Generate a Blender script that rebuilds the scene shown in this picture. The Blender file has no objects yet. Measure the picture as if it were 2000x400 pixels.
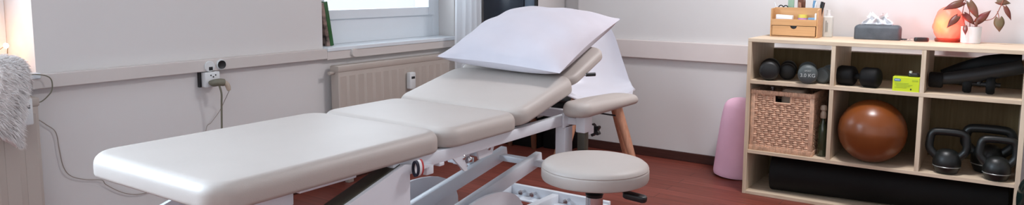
import bpy, bmesh, math, random
from mathutils import Vector, Matrix
random.seed(7)
SC = bpy.context.scene
COL = SC.collection
PI = math.pi
def R(d): return math.radians(d)

# ------------------------------------------------------------------ materials
def mat(name, col, rough=0.5, metal=0.0, var=0.0, scale=8.0, bump=0.0, bscale=60.0, spec=0.5,
        stretch=(1, 1, 1), col2=None, emis=None, estr=0.0, sheen=0.0, coat=0.0, trans=0.0, sss=0.0):
    m = bpy.data.materials.new(name); m.use_nodes = True
    nt = m.node_tree; b = nt.nodes['Principled BSDF']
    b.inputs['Base Color'].default_value = (*col, 1); b.inputs['Roughness'].default_value = rough
    b.inputs['Metallic'].default_value = metal; b.inputs['Specular IOR Level'].default_value = spec
    b.inputs['Sheen Weight'].default_value = sheen; b.inputs['Coat Weight'].default_value = coat
    b.inputs['Transmission Weight'].default_value = trans
    tc = nt.nodes.new('ShaderNodeTexCoord'); mp = nt.nodes.new('ShaderNodeMapping')
    mp.inputs['Scale'].default_value = stretch
    nt.links.new(tc.outputs['Object'], mp.inputs['Vector'])
    if var > 0 or col2:
        n = nt.nodes.new('ShaderNodeTexNoise'); n.inputs['Scale'].default_value = scale
        n.inputs['Detail'].default_value = 4
        nt.links.new(mp.outputs['Vector'], n.inputs['Vector'])
        r = nt.nodes.new('ShaderNodeValToRGB')
        c2 = col2 if col2 else tuple(min(1, c*(1+var)) for c in col)
        c1 = col if col2 else tuple(c*(1-var) for c in col)
        r.color_ramp.elements[0].position = 0.35; r.color_ramp.elements[1].position = 0.65
        r.color_ramp.elements[0].color = (*c1, 1); r.color_ramp.elements[1].color = (*c2, 1)
        nt.links.new(n.outputs['Fac'], r.inputs['Fac']); nt.links.new(r.outputs['Color'], b.inputs['Base Color'])
    if bump > 0:
        n2 = nt.nodes.new('ShaderNodeTexNoise'); n2.inputs['Scale'].default_value = bscale
        nt.links.new(mp.outputs['Vector'], n2.inputs['Vector'])
        bp = nt.nodes.new('ShaderNodeBump'); bp.inputs['Strength'].default_value = bump
        bp.inputs['Distance'].default_value = 0.01
        nt.links.new(n2.outputs['Fac'], bp.inputs['Height']); nt.links.new(bp.outputs['Normal'], b.inputs['Normal'])
    if emis:
        b.inputs['Emission Color'].default_value = (*emis, 1); b.inputs['Emission Strength'].default_value = estr
    return m

def floor_mat():
    m = mat('floor_wood', (.16, .05, .035), .42, spec=.22)
    nt = m.node_tree; b = nt.nodes['Principled BSDF']
    tc = nt.nodes.new('ShaderNodeTexCoord'); mp = nt.nodes.new('ShaderNodeMapping')
    mp.inputs['Rotation'].default_value = (0, 0, R(90))
    nt.links.new(tc.outputs['Object'], mp.inputs['Vector'])
    br = nt.nodes.new('ShaderNodeTexBrick'); br.inputs['Scale'].default_value = 1.0
    br.inputs['Brick Width'].default_value = 1.2; br.inputs['Row Height'].default_value = .09
    br.inputs['Mortar Size'].default_value = .0015
    br.inputs['Color1'].default_value = (.185, .045, .030, 1); br.inputs['Color2'].default_value = (.235, .06, .042, 1)
    br.inputs['Mortar'].default_value = (.06, .02, .015, 1)
    nt.links.new(mp.outputs['Vector'], br.inputs['Vector'])
    mp2 = nt.nodes.new('ShaderNodeMapping'); mp2.inputs['Scale'].default_value = (14, 1.2, 1)
    nt.links.new(tc.outputs['Object'], mp2.inputs['Vector'])
    n = nt.nodes.new('ShaderNodeTexNoise'); n.inputs['Scale'].default_value = 4; n.inputs['Detail'].default_value = 5
    nt.links.new(mp2.outputs['Vector'], n.inputs['Vector'])
    mx = nt.nodes.new('ShaderNodeMix'); mx.data_type = 'RGBA'; mx.blend_type = 'OVERLAY'
    mx.inputs['Factor'].default_value = .45
    nt.links.new(br.outputs['Color'], mx.inputs['A']); nt.links.new(n.outputs['Fac'], mx.inputs['B'])
    nt.links.new(mx.outputs['Result'], b.inputs['Base Color'])
    return m

def wood_mat(name, c1, c2, rough=.5, axis=1, scale=3.0):
    st = [26, 26, 26]; st[axis] = 1.6
    return mat(name, c1, rough, col2=c2, scale=scale, stretch=tuple(st), spec=.35)

def sheer_mat():
    m = bpy.data.materials.new('sheer_curtain'); m.use_nodes = True
    nt = m.node_tree; out = nt.nodes['Material Output']; b = nt.nodes['Principled BSDF']
    b.inputs['Base Color'].default_value = (.86, .90, .94, 1); b.inputs['Roughness'].default_value = .9
    t = nt.nodes.new('ShaderNodeBsdfTranslucent'); t.inputs['Color'].default_value = (.9, .93, .96, 1)
    tr = nt.nodes.new('ShaderNodeBsdfTransparent')
    a = nt.nodes.new('ShaderNodeMixShader'); a.inputs[0].default_value = .5
    c = nt.nodes.new('ShaderNodeMixShader'); c.inputs[0].default_value = .18
    nt.links.new(b.outputs[0], a.inputs[1]); nt.links.new(t.outputs[0], a.inputs[2])
    nt.links.new(a.outputs[0], c.inputs[1]); nt.links.new(tr.outputs[0], c.inputs[2])
    nt.links.new(c.outputs[0], out.inputs[0])
    return m

def pane_mat():
    m = bpy.data.materials.new('window_glass'); m.use_nodes = True
    nt = m.node_tree; out = nt.nodes['Material Output']; nt.nodes.remove(nt.nodes['Principled BSDF'])
    tr = nt.nodes.new('ShaderNodeBsdfTransparent'); tr.inputs['Color'].default_value = (.97, .98, .98, 1)
    g = nt.nodes.new('ShaderNodeBsdfGlossy'); g.inputs['Roughness'].default_value = .02
    mx = nt.nodes.new('ShaderNodeMixShader'); mx.inputs[0].default_value = .06
    nt.links.new(tr.outputs[0], mx.inputs[1]); nt.links.new(g.outputs[0], mx.inputs[2])
    nt.links.new(mx.outputs[0], out.inputs[0])
    return m

def salt_mat():
    """glowing salt: brightest and most yellow next to the bulb inside, deep pink red further off"""
    m = mat('salt_crystal', (.60, .16, .11), .5)
    nt = m.node_tree; b = nt.nodes['Principled BSDF']
    tc = nt.nodes.new('ShaderNodeTexCoord')
    n = nt.nodes.new('ShaderNodeTexNoise'); n.inputs['Scale'].default_value = 16; n.inputs['Detail'].default_value = 3
    nt.links.new(tc.outputs['Object'], n.inputs['Vector'])
    d = nt.nodes.new('ShaderNodeVectorMath'); d.operation = 'DISTANCE'
    d.inputs[1].default_value = (-.055, .030, .095)
    nt.links.new(tc.outputs['Object'], d.inputs[0])
    a = nt.nodes.new('ShaderNodeMath'); a.operation = 'MULTIPLY_ADD'; a.inputs[1].default_value = .05; nt.links.new(n.outputs['Fac'], a.inputs[0])
    nt.links.new(d.outputs['Value'], a.inputs[2])
    r = nt.nodes.new('ShaderNodeValToRGB')
    e = r.color_ramp.elements
    e[0].position = .035; e[0].color = (1, .50, .12, 1)
    e[1].position = .15; e[1].color = (1, .045, .035, 1)
    k = e.new(.085); k.color = (1, .17, .10, 1)
    nt.links.new(a.outputs[0], r.inputs['Fac'])
    nt.links.new(r.outputs['Color'], b.inputs['Emission Color']); b.inputs['Emission Strength'].default_value = .85
    return m

def wicker_mat():
    return mat('wicker', (.70, .44, .30), .5, var=.2, scale=40, spec=.4)

M = dict(
    wall=mat('wall_paint', (.73, .705, .69), .85, var=.015, scale=1.5, spec=.2),
    ceil=mat('ceiling_paint', (.8, .79, .78), .9, var=.01, spec=.2),
    duct=mat('duct_paint', (.66, .61, .58), .5, var=.02, scale=3),
    duct_warm=mat('duct_paint_warm', (.76, .68, .65), .5, var=.03, scale=3),
    base=wood_mat('baseboard_wood', (.05, .017, .012), (.075, .026, .02), .45),
    floor=floor_mat(),
    frame=mat('window_frame_white', (.76, .81, .85), .4, var=.01),
    pane=pane_mat(),
    radiator=mat('radiator_enamel', (.50, .435, .385), .4, var=.02, scale=3),
    vinyl=mat('cream_vinyl', (.485, .43, .395), .48, var=.02, scale=5, bump=.06, bscale=400, spec=.4),
    white=mat('white_powder_coat', (.80, .83, .88), .3, var=.015, scale=10),
    tube_and_shade=mat('dark_tube_and_plate_shade', (.06, .055, .04), .4, var=.15),  # dark armrest tube; on the lift plate it paints in shade
    chrome=mat('chrome', (.62, .62, .64), .2, 1.0, var=.05),
    black=mat('black_plastic', (.012, .012, .013), .4, var=.2),
    blackmat=mat('black_rubber', (.004, .004, .004), .7, var=.2, spec=.25),
    navy=mat('dark_navy_lacquer', (.022, .032, .05), .25, var=.2, scale=2),
    slate=mat('slate_blue_lacquer', (.13, .18, .24), .3, var=.1),
    shell=mat('white_shell_plastic', (.82, .80, .85), .3, var=.01),
    beech=wood_mat('beech_legs', (.47, .22, .13), (.58, .29, .18), .45, axis=2),
    brownleg=wood_mat('brown_wood', (.11, .035, .016), (.15, .05, .022), .5, axis=2),
    cotton=mat('white_cotton', (.59, .56, .61), .9, var=.02, scale=6, bump=.15, bscale=14, sheen=.1, spec=.2),
    pine=wood_mat('pine_board', (.62, .48, .34), (.74, .60, .45), .5, axis=1),
    pinev=wood_mat('pine_upright', (.62, .48, .34), (.74, .60, .45), .5, axis=2),
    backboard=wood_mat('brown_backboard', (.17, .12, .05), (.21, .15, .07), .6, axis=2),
    bamboo=wood_mat('bamboo', (.55, .30, .13), (.63, .36, .17), .45, axis=1),
    wicker=wicker_mat(),
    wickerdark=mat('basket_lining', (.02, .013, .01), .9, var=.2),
    orange=mat('orange_brown_rubber', (.19, .05, .010), .3, var=.08, scale=6, spec=.5),
    pink=mat('pink_foam', (.92, .55, .70), .8, var=.03),
    greyball=mat('grey_green_vinyl', (.085, .10, .10), .5, var=.12, scale=12),
    darkgrey=mat('dark_vinyl', (.009, .0095, .010), .5, var=.12),
    iron=mat('black_iron', (.006, .0075, .007), .42, var=.15),
    greyring=mat('silver_band', (.40, .43, .42), .3, .6, var=.05),
    letter=mat('pale_lettering', (.55, .58, .56), .6, var=.02),
    lime=mat('lime_card', (.62, .74, .015), .5, var=.02),
    limedark=mat('lime_print', (.42, .54, .02), .5, var=.02),
    blueprint=mat('blue_print', (.06, .22, .36), .5, var=.02),
    paper=mat('white_paper', (.84, .84, .86), .85, var=.02),
    tissuebox=mat('charcoal_fabric', (.075, .088, .105), .6, var=.15, scale=20, bump=.1, bscale=80),
    pottery=mat('white_ceramic', (.76, .78, .78), .35, var=.02),
    leaf=mat('red_brown_leaf', (.16, .02, .02), .4, col2=(.13, .055, .025), scale=18),
    leafgreen=mat('olive_leaf', (.14, .10, .045), .45, col2=(.19, .06, .045), scale=22),
    stem=mat('leaf_stem', (.30, .10, .06), .6, var=.1),
    salt=salt_mat(),
    lampwood=wood_mat('lamp_base_wood', (.12, .035, .02), (.18, .05, .03), .4),
    bottleglass=mat('green_glass', (.025, .04, .018), .08, var=.1, spec=.6, coat=.4),
    clearplastic=mat('frosted_plastic', (.62, .63, .60), .3, var=.03),
    beige=mat('beige_plastic', (.50, .40, .31), .45, var=.03),
    cable=mat('olive_grey_cable', (.19, .18, .13), .5, var=.05),
    thincable=mat('thin_grey_cable', (.34, .29, .25), .55, var=.05),
    bulb=mat('glowing_bulb', (1, .9, .7), .3, emis=(1, .86, .58), estr=9.0),
    fur=mat('white_fleece', (.90, .85, .83), .95, var=.05, scale=20, sheen=.3, spec=.15),
    sheer=sheer_mat(),
    bookdark=mat('book_photo_cover', (.012, .008, .006), .4, col2=(.36, .24, .20), scale=26),
    green=mat('green_cover', (.015, .10, .02), .4, var=.2),
    pinktape=mat('pink_tape', (.62, .20, .62), .5, col2=(.30, .45, .72), scale=30),
    yellowtape=mat('yellow_tape', (.72, .62, .12), .5, var=.05),
    blue=mat('light_blue_plastic', (.16, .34, .55), .4, var=.1),
    copper=mat('copper_pen', (.42, .20, .13), .35, .4, var=.05),
    darkgreen=mat('dark_green_plastic', (.012, .045, .03), .4, var=.1),
    greencard=mat('pale_green_card', (.28, .42, .30), .7, var=.05),
    glossygreen=mat('dark_green_gloss', (.006, .014, .012), .12, var=.1),
    screen=mat('lcd_grey', (.02, .02, .02), .2, var=.05),
    redweb=mat('red_webbing', (.50, .05, .05), .7, var=.05),
    navyweb=mat('navy_webbing', (.01, .012, .03), .7, var=.05),
)

# ------------------------------------------------------------------ helpers
def empty(name, loc, label, cat, group=None, rz=0):
    o = bpy.data.objects.new(name, None); COL.objects.link(o)
    o.empty_display_size = .05; o.location = loc; o.rotation_euler = (0, 0, rz)
    return tag(o, label, cat, group)
def tag(o, label, cat, group=None):
    o['label'] = label; o['category'] = cat
    if group: o['group'] = group
    return o
def base_of(p):
    return Vector(p.location) if p.parent is None else base_of(p.parent)
def obj(name, bm, m, parent=None, world=True, smooth=True, origin=None):
    """link bm as one mesh object; vertices given in world coordinates unless world=False (parent frame)"""
    if parent is not None and world:
        bmesh.ops.translate(bm, vec=-base_of(parent), verts=bm.verts)
    if parent is None:
        if origin is None:
            zs = [v.co.z for v in bm.verts]; xs = [v.co.x for v in bm.verts]; ys = [v.co.y for v in bm.verts]
            origin = Vector(((min(xs)+max(xs))/2, (min(ys)+max(ys))/2, min(zs)))
        bmesh.ops.translate(bm, vec=-Vector(origin), verts=bm.verts)
    bmesh.ops.recalc_face_normals(bm, faces=bm.faces)
    me = bpy.data.meshes.new(name); bm.to_mesh(me); bm.free()
    me.materials.append(M[m] if isinstance(m, str) else m)
    if smooth:
        for p in me.polygons: p.use_smooth = True
        try: me.set_sharp_from_angle(angle=R(38))
        except Exception: pass
    o = bpy.data.objects.new(name, me); COL.objects.link(o)
    if parent is not None: o.parent = parent
    else: o.location = origin
    return o
def struct(name, bm, m, smooth=False, parent=None):
    o = obj(name, bm, m, parent, smooth=smooth)
    if parent is None: o['kind'] = 'structure'
    return o
def dup(root, loc, rz=None, label=None, group=None):
    r = root.copy(); COL.objects.link(r); r.location = loc
    if rz is not None: r.rotation_euler = (0, 0, rz)
    if label: r['label'] = label
    if group: r['group'] = group
    for ch in list(root.children):
        c = ch.copy(); COL.objects.link(c); c.parent = r
        for g in list(ch.children):
            d = g.copy(); COL.objects.link(d); d.parent = c
    return r
def BM(): return bmesh.new()
def box(bm, x0, x1, y0, y1, z0, z1, bev=0.0, seg=2):
    b = bmesh.new(); bmesh.ops.create_cube(b, size=1)
    for v in b.verts:
        v.co = Vector(((x0+x1)/2 + v.co.x*(x1-x0), (y0+y1)/2 + v.co.y*(y1-y0), (z0+z1)/2 + v.co.z*(z1-z0)))
    if bev > 0:
        bmesh.ops.bevel(b, geom=list(b.edges), offset=bev, segments=seg, affect='EDGES', profile=.5)
    join(bm, b); return bm
def join(bm, b, mtx=None):
    if mtx is not None: bmesh.ops.transform(b, matrix=mtx, verts=b.verts)
    vm = {}
    for v in b.verts: vm[v] = bm.verts.new(v.co)
    for f in b.faces:
        try: bm.faces.new([vm[v] for v in f.verts])
        except ValueError: pass
    b.free(); return bm
def bar(bm, p, q, w, h, bev=.002, up=(0, 0, 1)):
    """rectangular bar from p to q, w across, h in the up direction"""
    p, q = Vector(p), Vector(q); d = q-p; L = d.length; d.normalize()
    up = Vector(up)
    s = d.cross(up).normalized(); u = s.cross(d)
    b = bmesh.new(); box(b, 0, L, -w/2, w/2, -h/2, h/2, bev)
    mt = Matrix((( d.x, s.x, u.x, p.x), (d.y, s.y, u.y, p.y), (d.z, s.z, u.z, p.z), (0, 0, 0, 1)))
    return join(bm, b, mt)
def smooth_path(pts, n=6, closed=False):
    P = [Vector(p) for p in pts]; out = []; N = len(P)
    segs = N if closed else N-1
    for i in range(segs):
        g = lambda k: P[k % N] if closed else P[max(0, min(N-1, k))]
        a, b, c, d = g(i-1), g(i), g(i+1), g(i+2)
        for k in range(n):
            t = k/n
            out.append(.5*((2*b) + (c-a)*t + (2*a-5*b+4*c-d)*t*t + (3*b-a-3*c+d)*t**3))
    if not closed: out.append(P[-1].copy())
    return out
def tube(bm, path, r, sides=8, closed=False, cap=True, flat=None):
    """tube along path; r number or list; flat=(a,b) gives an elliptical section"""
    P = [Vector(p) for p in path]; N = len(P)
    rr = r if isinstance(r, (list, tuple)) else [r]*N
    rings = []; ref = None
    for i in range(N):
        if closed: d = P[(i+1) % N]-P[i-1]
        else: d = P[min(N-1, i+1)]-P[max(0, i-1)]
        if d.length < 1e-9: d = Vector((0, 0, 1))
        d.normalize()
        if ref is None:
            ref = Vector((0, 0, 1)) if abs(d.z) < .9 else Vector((1, 0, 0))
        s = d.cross(ref)
        if s.length < 1e-6: s = d.orthogonal()
        s.normalize(); u = s.cross(d); ref = u.copy()
        fa, fb = flat if flat else (1, 1)
        rings.append([bm.verts.new(P[i] + s*math.cos(2*PI*k/sides)*rr[i]*fa + u*math.sin(2*PI*k/sides)*rr[i]*fb) for k in range(sides)])
    M_ = N if closed else N-1
    for i in range(M_):
        a, b = rings[i], rings[(i+1) % N]
        for k in range(sides):
            bm.faces.new((a[k], a[(k+1) % sides], b[(k+1) % sides], b[k]))
    if cap and not closed:
        bm.faces.new(rings[0][::-1]); bm.faces.new(rings[-1])
    return bm
def lathe(bm, prof, cx=0, cy=0, cz=0, n=32, mtx=None):
    """profile of (r, z); ends closed when r == 0, otherwise capped"""
    b = bmesh.new(); rings = []
    for r, z in prof:
        if r < 1e-6: rings.append([b.verts.new((0, 0, z))])
        else: rings.append([b.verts.new((r*math.cos(2*PI*k/n), r*math.sin(2*PI*k/n), z)) for k in range(n)])
    for a, c in zip(rings, rings[1:]):
        if len(a) == 1 and len(c) == 1: continue
        for k in range(n):
            k2 = (k+1) % n
            if len(a) == 1: b.faces.new((a[0], c[k2], c[k]))
            elif len(c) == 1: b.faces.new((a[k], a[k2], c[0]))
            else: b.faces.new((a[k], a[k2], c[k2], c[k]))
    if len(rings[0]) > 1: b.faces.new(rings[0][::-1])
    if len(rings[-1]) > 1: b.faces.new(rings[-1])
    mt = Matrix.Translation((cx, cy, cz))
    if mtx is not None: mt = mt @ mtx
    return join(bm, b, mt)
def prism(bm, poly, axis, a0, a1):
    """extrude a 2-D polygon; axis 'y': poly in (x,z); 'x': (y,z); 'z': (x,y)"""
    def pt(p, a):
        return {'y': (p[0], a, p[1]), 'x': (a, p[0], p[1]), 'z': (p[0], p[1], a)}[axis]
    A = [bm.verts.new(pt(p, a0)) for p in poly]; B = [bm.verts.new(pt(p, a1)) for p in poly]
    n = len(poly)
    bm.faces.new(A[::-1]); bm.faces.new(B)
    for i in range(n): bm.faces.new((A[i], A[(i+1) % n], B[(i+1) % n], B[i]))
    return bm
def rrect(x0, x1, y0, y1, rc, n=6):
    out = []
    for cx, cy, a in ((x1-rc, y1-rc, 0), (x0+rc, y1-rc, 90), (x0+rc, y0+rc, 180), (x1-rc, y0+rc, 270)):
        for k in range(n+1):
            t = R(a+90*k/n); out.append((cx+rc*math.cos(t), cy+rc*math.sin(t)))
    return out
def slab(bm, x0, x1, y0, y1, z0, z1, rc, rt, rb, crown=0.0, mtx=None, nc=8):
    """upholstered slab: rounded-rectangle plan, top and bottom edges rolled, slightly crowned top"""
    b = bmesh.new(); layers = []
    for k in range(5):
        t = k/4*PI/2; layers.append((rb*(1-math.sin(t)), z0+rb*(1-math.cos(t))))
    for k in range(8):
        t = k/7*PI/2; layers.append((rt*(1-math.cos(t)), z1-rt*(1-math.sin(t))))
    rings = []
    for ins, z in layers:
        rings.append([b.verts.new((x, y, z)) for x, y in rrect(x0+ins, x1-ins, y0+ins, y1-ins, max(.002, rc-ins), nc)])
    cx, cy = (x0+x1)/2, (y0+y1)/2
    last = [v.co.copy() for v in rings[-1]]
    for s in (.93, .82, .66, .45, .2):
        rings.append([b.verts.new((cx+(c.x-cx)*s, cy+(c.y-cy)*s, z1+crown*(1-s*s))) for c in last])
    n = len(rings[0])
    for a, c in zip(rings, rings[1:]):
        for k in range(n): b.faces.new((a[k], a[(k+1) % n], c[(k+1) % n], c[k]))
    b.faces.new(rings[0][::-1])
    cv = b.verts.new((cx, cy, z1+crown))
    for k in range(n): b.faces.new((rings[-1][k], rings[-1][(k+1) % n], cv))
    return join(bm, b, mtx)
def text_bm(s, size, mtx, depth=.0006):
    cu = bpy.data.curves.new('lettering', 'FONT'); cu.body = s; cu.size = size; cu.extrude = depth
    cu.align_x = 'CENTER'; cu.align_y = 'CENTER'
    o = bpy.data.objects.new('lettering', cu); COL.objects.link(o)
    dg = bpy.context.evaluated_depsgraph_get(); ev = o.evaluated_get(dg); me = ev.to_mesh()
    b = bmesh.new(); b.from_mesh(me); ev.to_mesh_clear()
    bpy.data.objects.remove(o); bpy.data.curves.remove(cu)
    bmesh.ops.transform(b, matrix=mtx, verts=b.verts)
    return b
def facing_minus_x(x, y, z):
    """frame for lettering on a surface that looks towards -X: text runs along -Y, up is Z"""
    return Matrix(((0, 0, -1, x), (-1, 0, 0, y), (0, 1, 0, z), (0, 0, 0, 1)))

# ------------------------------------------------------------------ room
YW, XW = 3.2, 4.52             # window wall plane, right wall plane
XB, YF, ZC = -1.9, -2.6, 2.55   # extents
struct('floor', box(BM(), XB-.1, XW+.24, YF, YW+.12, -.06, 0), 'floor')
struct('ceiling', box(BM(), XB-.1, XW+.24, YF, YW+.38, ZC, ZC+.08), 'ceil')
W1 = (2.751, 3.923, 0.796, 2.25)     # right-hand window opening
W0 = (-.95, 1.286, 0.796, 2.25)      # left-hand window opening
TH = .36
b = BM()
for x0, x1 in ((XB-.1, W0[0]), (W0[1], W1[0]), (W1[1], XW+.24)): box(b, x0, x1, YW, YW+TH, 0, ZC)
for w in (W0, W1):
    box(b, w[0], w[1], YW, YW+TH, 0, w[2]-.02); box(b, w[0], w[1], YW, YW+TH, w[3], ZC)
struct('wall_left', b, 'wall')
# the right wall steps back by ten centimetres towards the corner
b = BM(); box(b, XW, XW+.24, YF, 2.55, 0, ZC); box(b, XW+.10, XW+.24, 2.55, YW, 0, ZC)
struct('wall_right', b, 'wall')
b = BM(); WB = (-2.2, 2.1, .85, 2.35)
for a in ((YF, WB[0], 0, ZC), (WB[1], YW, 0, ZC), (WB[0], WB[1], 0, WB[2]), (WB[0], WB[1], WB[3], ZC)): box(b, XB-.1, XB, a[0], a[1], a[2], a[3])
struct('wall_back', b, 'wall')
struct('wall_front', box(BM(), XB-.1, XW+.12, YF-.1, YF, 0, ZC), 'wall')
struct('baseboard_right', box(BM(), XW-.014, XW, YF, 2.55, 0, .06, .003), 'base')
struct('baseboard_left', box(BM(), XB, XW+.10, YW-.014, YW, 0, .06, .003), 'base')

# cable duct along the window wall, flush with the sills, and the wider one on the right wall
b = BM(); box(b, 1.255, W1[0], YW-.038, YW, 0.733, 0.79, .003); box(b, W1[0], 4.4, YW-.038, YW, 0.726, W1[2]-.022, .003)
struct('trim_1', b, 'duct')
struct('trim_2', box(BM(), XW-.03, XW, -1.2, 2.55, .668, .787, .004), 'duct_warm')

def window(name, w, yf):
    x0, x1, z0, z1 = w
    g = BM()
    for a in ((x0, x0+.069, z0, z1), (x1-.069, x1, z0, z1), (x0+.069, x1-.069, z0, z0+.153), (x0+.069, x1-.069, z1-.07, z1)):
        box(g, a[0], a[1], yf, yf+.07, a[2], a[3], .003)
    f = obj(name, g, 'frame', smooth=False); f['kind'] = 'structure'
    g = BM()
    sx0, sx1, sz0, sz1 = x0+.063, x1-.063, z0+.147, z1-.06
    for a in ((sx0, sx0+.063, sz0, sz1), (sx1-.063, sx1, sz0, sz1), (sx0+.063, sx1-.063, sz0, sz0+.056), (sx0+.063, sx1-.063, sz1-.06, sz1)):
        box(g, a[0], a[1], yf-.017, yf+.05, a[2], a[3], .004)
    o = obj('window_sash', g, 'frame', None, smooth=False); par(o, f)
    o = obj('window_pane', box(BM(), sx0+.057, sx1-.057, yf+.02, yf+.026, sz0+.05, sz1-.055), 'pane', None, smooth=False); par(o, f)
    o = obj('window_sill', box(BM(), x0, x1, YW-.043, yf+.02, z0-.022, z0, .003), 'frame', None, smooth=False); par(o, f)
    return f
def par(o, p):
    o.parent = p; o.location = o.location-base_of(p)
window('window_1', W1, YW+.138)
window('window_2', W0, YW+.25)

# ------------------------------------------------------------------ radiators
def radiator(x0, x1, y0, y1, z0, z1, label):
    t = empty('radiator', ((x0+x1)/2, (y0+y1)/2, z0), label, 'radiator')
    g = BM(); box(g, x0, x1, y0, y1-.03, z0, z1-.014, .006)
    n = int((x1-x0)/.067)
    for i in range(n):                                     # shallow pressed channels
        xa = x0+.035+i*(x1-x0-.07)/max(1, n-1)
        box(g, xa-.024, xa+.024, y0-.0012, y0+.004, z0+.05, z1-.06, .001, 1)
    obj('panel', g, 'radiator', t)
    obj('top_cover', box(BM(), x0-.004, x1+.004, y0-.005, y1-.026, z1-.036, z1, .007), 'radiator', t)
    for xa in (x0+.14, x1-.14): obj('wall_bracket', box(BM(), xa-.018, xa+.018, y1-.032, y1, z0+.1, z1-.1, .003), 'radiator', t)
    for xa in (x0+.10, x1-.10): obj('foot', box(BM(), xa-.02, xa+.02, y0+.02, y1-.04, 0, z0+.01, .003), 'radiator', t)
    return t
def heat_meter(t, x, y, z):
    m = obj('heat_meter', box(BM(), x-.026, x+.026, y-.030, y+.004, z-.052, z+.052, .007), 'pottery', t)
    m['label'] = 'white heat meter'
    obj('display', box(BM(), x-.015, x+.015, y-.0318, y-.029, z+.012, z+.027, .001), 'screen', m)
t = radiator(2.776, 3.94, 3.105, 3.198, .12, 0.694, 'long beige panel radiator under the window behind the treatment table')
heat_meter(t, 3.353, 3.097, 0.554)
g = BM(); tube(g, [(2.736, 3.137, 0.654), (2.778, 3.137, 0.654)], [.011, .007], 12)
obj('bleed_valve', g, 'radiator', t)
t = radiator(-.25, 1.245, 3.097, 3.198, .12, 0.711, 'pale panel radiator below the white fleece at left edge')
heat_meter(t, 1.186, 3.09, 0.663)

# ------------------------------------------------------------------ sockets, plug and cables
YD = YW-.038
FY = Matrix.Rotation(R(90), 4, 'X')          # lathe axis to -Y
def disc(name, x, z, r, mt, label, cat, d=.010):
    g = BM(); lathe(g, [(r, 0), (r, d*.6), (r*.92, d), (0, d)], x, YD, z, 28, FY)
    return tag(obj(name, g, mt), label, cat)
s = disc('data_socket', 2.02, 0.757, .0262, 'pottery', 'round white data socket on the cable duct, left of the black round socket', 'socket')
g = box(BM(), 2.012, 2.032, YD-.0118, YD-.009, 0.738, 0.755, .001); par(obj('jack', g, 'black'), s)
s = disc('round_socket', 2.083, 0.76, .0257, 'pottery', 'round black socket in a white ring on the cable duct', 'socket', .007)
g = BM(); lathe(g, [(.0207, 0), (.0207, .005), (.015, .002), (0, .002)], 2.083, YD-.006, 0.76, 28, FY); par(obj('socket_well', g, 'black'), s)
s = disc('blank_cover', 2.947, 0.756, .0257, 'duct', 'round pale blank cover on the duct beneath the window', 'cover', .016)
t = empty('wall_outlet', (2.029, YW, 0.657), 'white wall outlet under the cable duct, an adapter plugged in', 'outlet')
obj('housing', box(BM(), 1.99, 2.068, YW-.05, YW, 0.657, 0.73, .005), 'pottery', t)
obj('side_gap', box(BM(), 1.979, 1.99, YW-.018, YW, 0.657, 0.73, .001), 'black', t)
g = BM()
for dx, dz in ((-.0125, .016), (.0125, .016), (0, .008)):
    lathe(g, [(.0036, 0), (.0036, .001), (0, .001)], 2.032+dx, YW-.05, 0.698+dz, 10, FY)
obj('pin_holes', g, 'black', t)
t = empty('plug_adapter', (2.045, 3.112, 0.667), 'grey green plug adapter with dark cord hanging from the wall outlet', 'plug')
g = BM(); tube(g, smooth_path([(2.01, 3.15, 0.682), (2.017, 3.131, 0.679), (2.035, 3.11, 0.683), (2.058, 3.107, 0.679)], 5), [.007+.009*min(1, i/5) for i in range(16)], 12, flat=(1, 1.1))
obj('plug_body', g, 'cable', t)
g = BM(); tube(g, smooth_path([(2.053, 3.107, 0.686), (2.071, 3.1, 0.667), (2.077, 3.095, 0.638)], 4), [.009, .011, .012, .012, .012, .012, .011, .010, .007], 10)
obj('connector', g, 'beige', t)['label'] = 'pale connector'
g = BM(); tube(g, smooth_path([(2.033, 3.11, 0.673), (2.043, 3.107, 0.629), (2.048, 3.118, 0.56), (2.045, 3.125, 0.334), (2.04, 3.125, 0.083), (2.045, 3.112, 0.014)], 6), .0046, 8)
obj('cord', g, 'cable', t)
g = BM(); tube(g, smooth_path([(2.077, 3.095, 0.637), (2.088, 3.15, 0.585), (2.077, 3.181, 0.529), (2.033, 3.185, 0.479), (2.002, 3.185, 0.441), (1.983, 3.185, 0.209), (1.976, 3.175, 0.014)], 6), .0018, 6)
obj('thin_lead', g, 'thincable', t)
g = BM()
tube(g, smooth_path([(1.27, 3.189, 0.613), (1.305, 3.189, 0.582), (1.338, 3.189, 0.545), (1.347, 3.189, 0.472), (1.358, 3.189, 0.397), (1.385, 3.189, 0.352), (1.443, 3.189, 0.324), (1.506, 3.189, 0.308), (1.523, 3.189, 0.284), (1.579, 3.189, 0.24), (1.631, 3.189, 0.215), (1.69, 3.189, 0.206), (1.82, 3.189, 0.209), (1.958, 3.189, 0.134), (2.008, 3.189, 0.021)], 6), .0019, 6)
tag(obj('thin_cable', g, 'thincable'), 'thin grey cable wandering down the left wall towards the table foot', 'cable')
g = BM(); tube(g, smooth_path([(1.224, 3.144, 0.791), (1.255, 3.144, 0.795), (1.293, 3.137, 0.787), (1.313, 3.137, 0.769), (1.315, 3.137, 0.736), (1.303, 3.137, 0.711), (1.265, 3.137, 0.684), (1.236, 3.137, 0.711), (1.211, 3.137, 0.73)], 6), .0024, 6)
tag(obj('looped_cable', g, 'cable'), 'looped thin cable hanging over the duct end beside the white fleece', 'cable')

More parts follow.
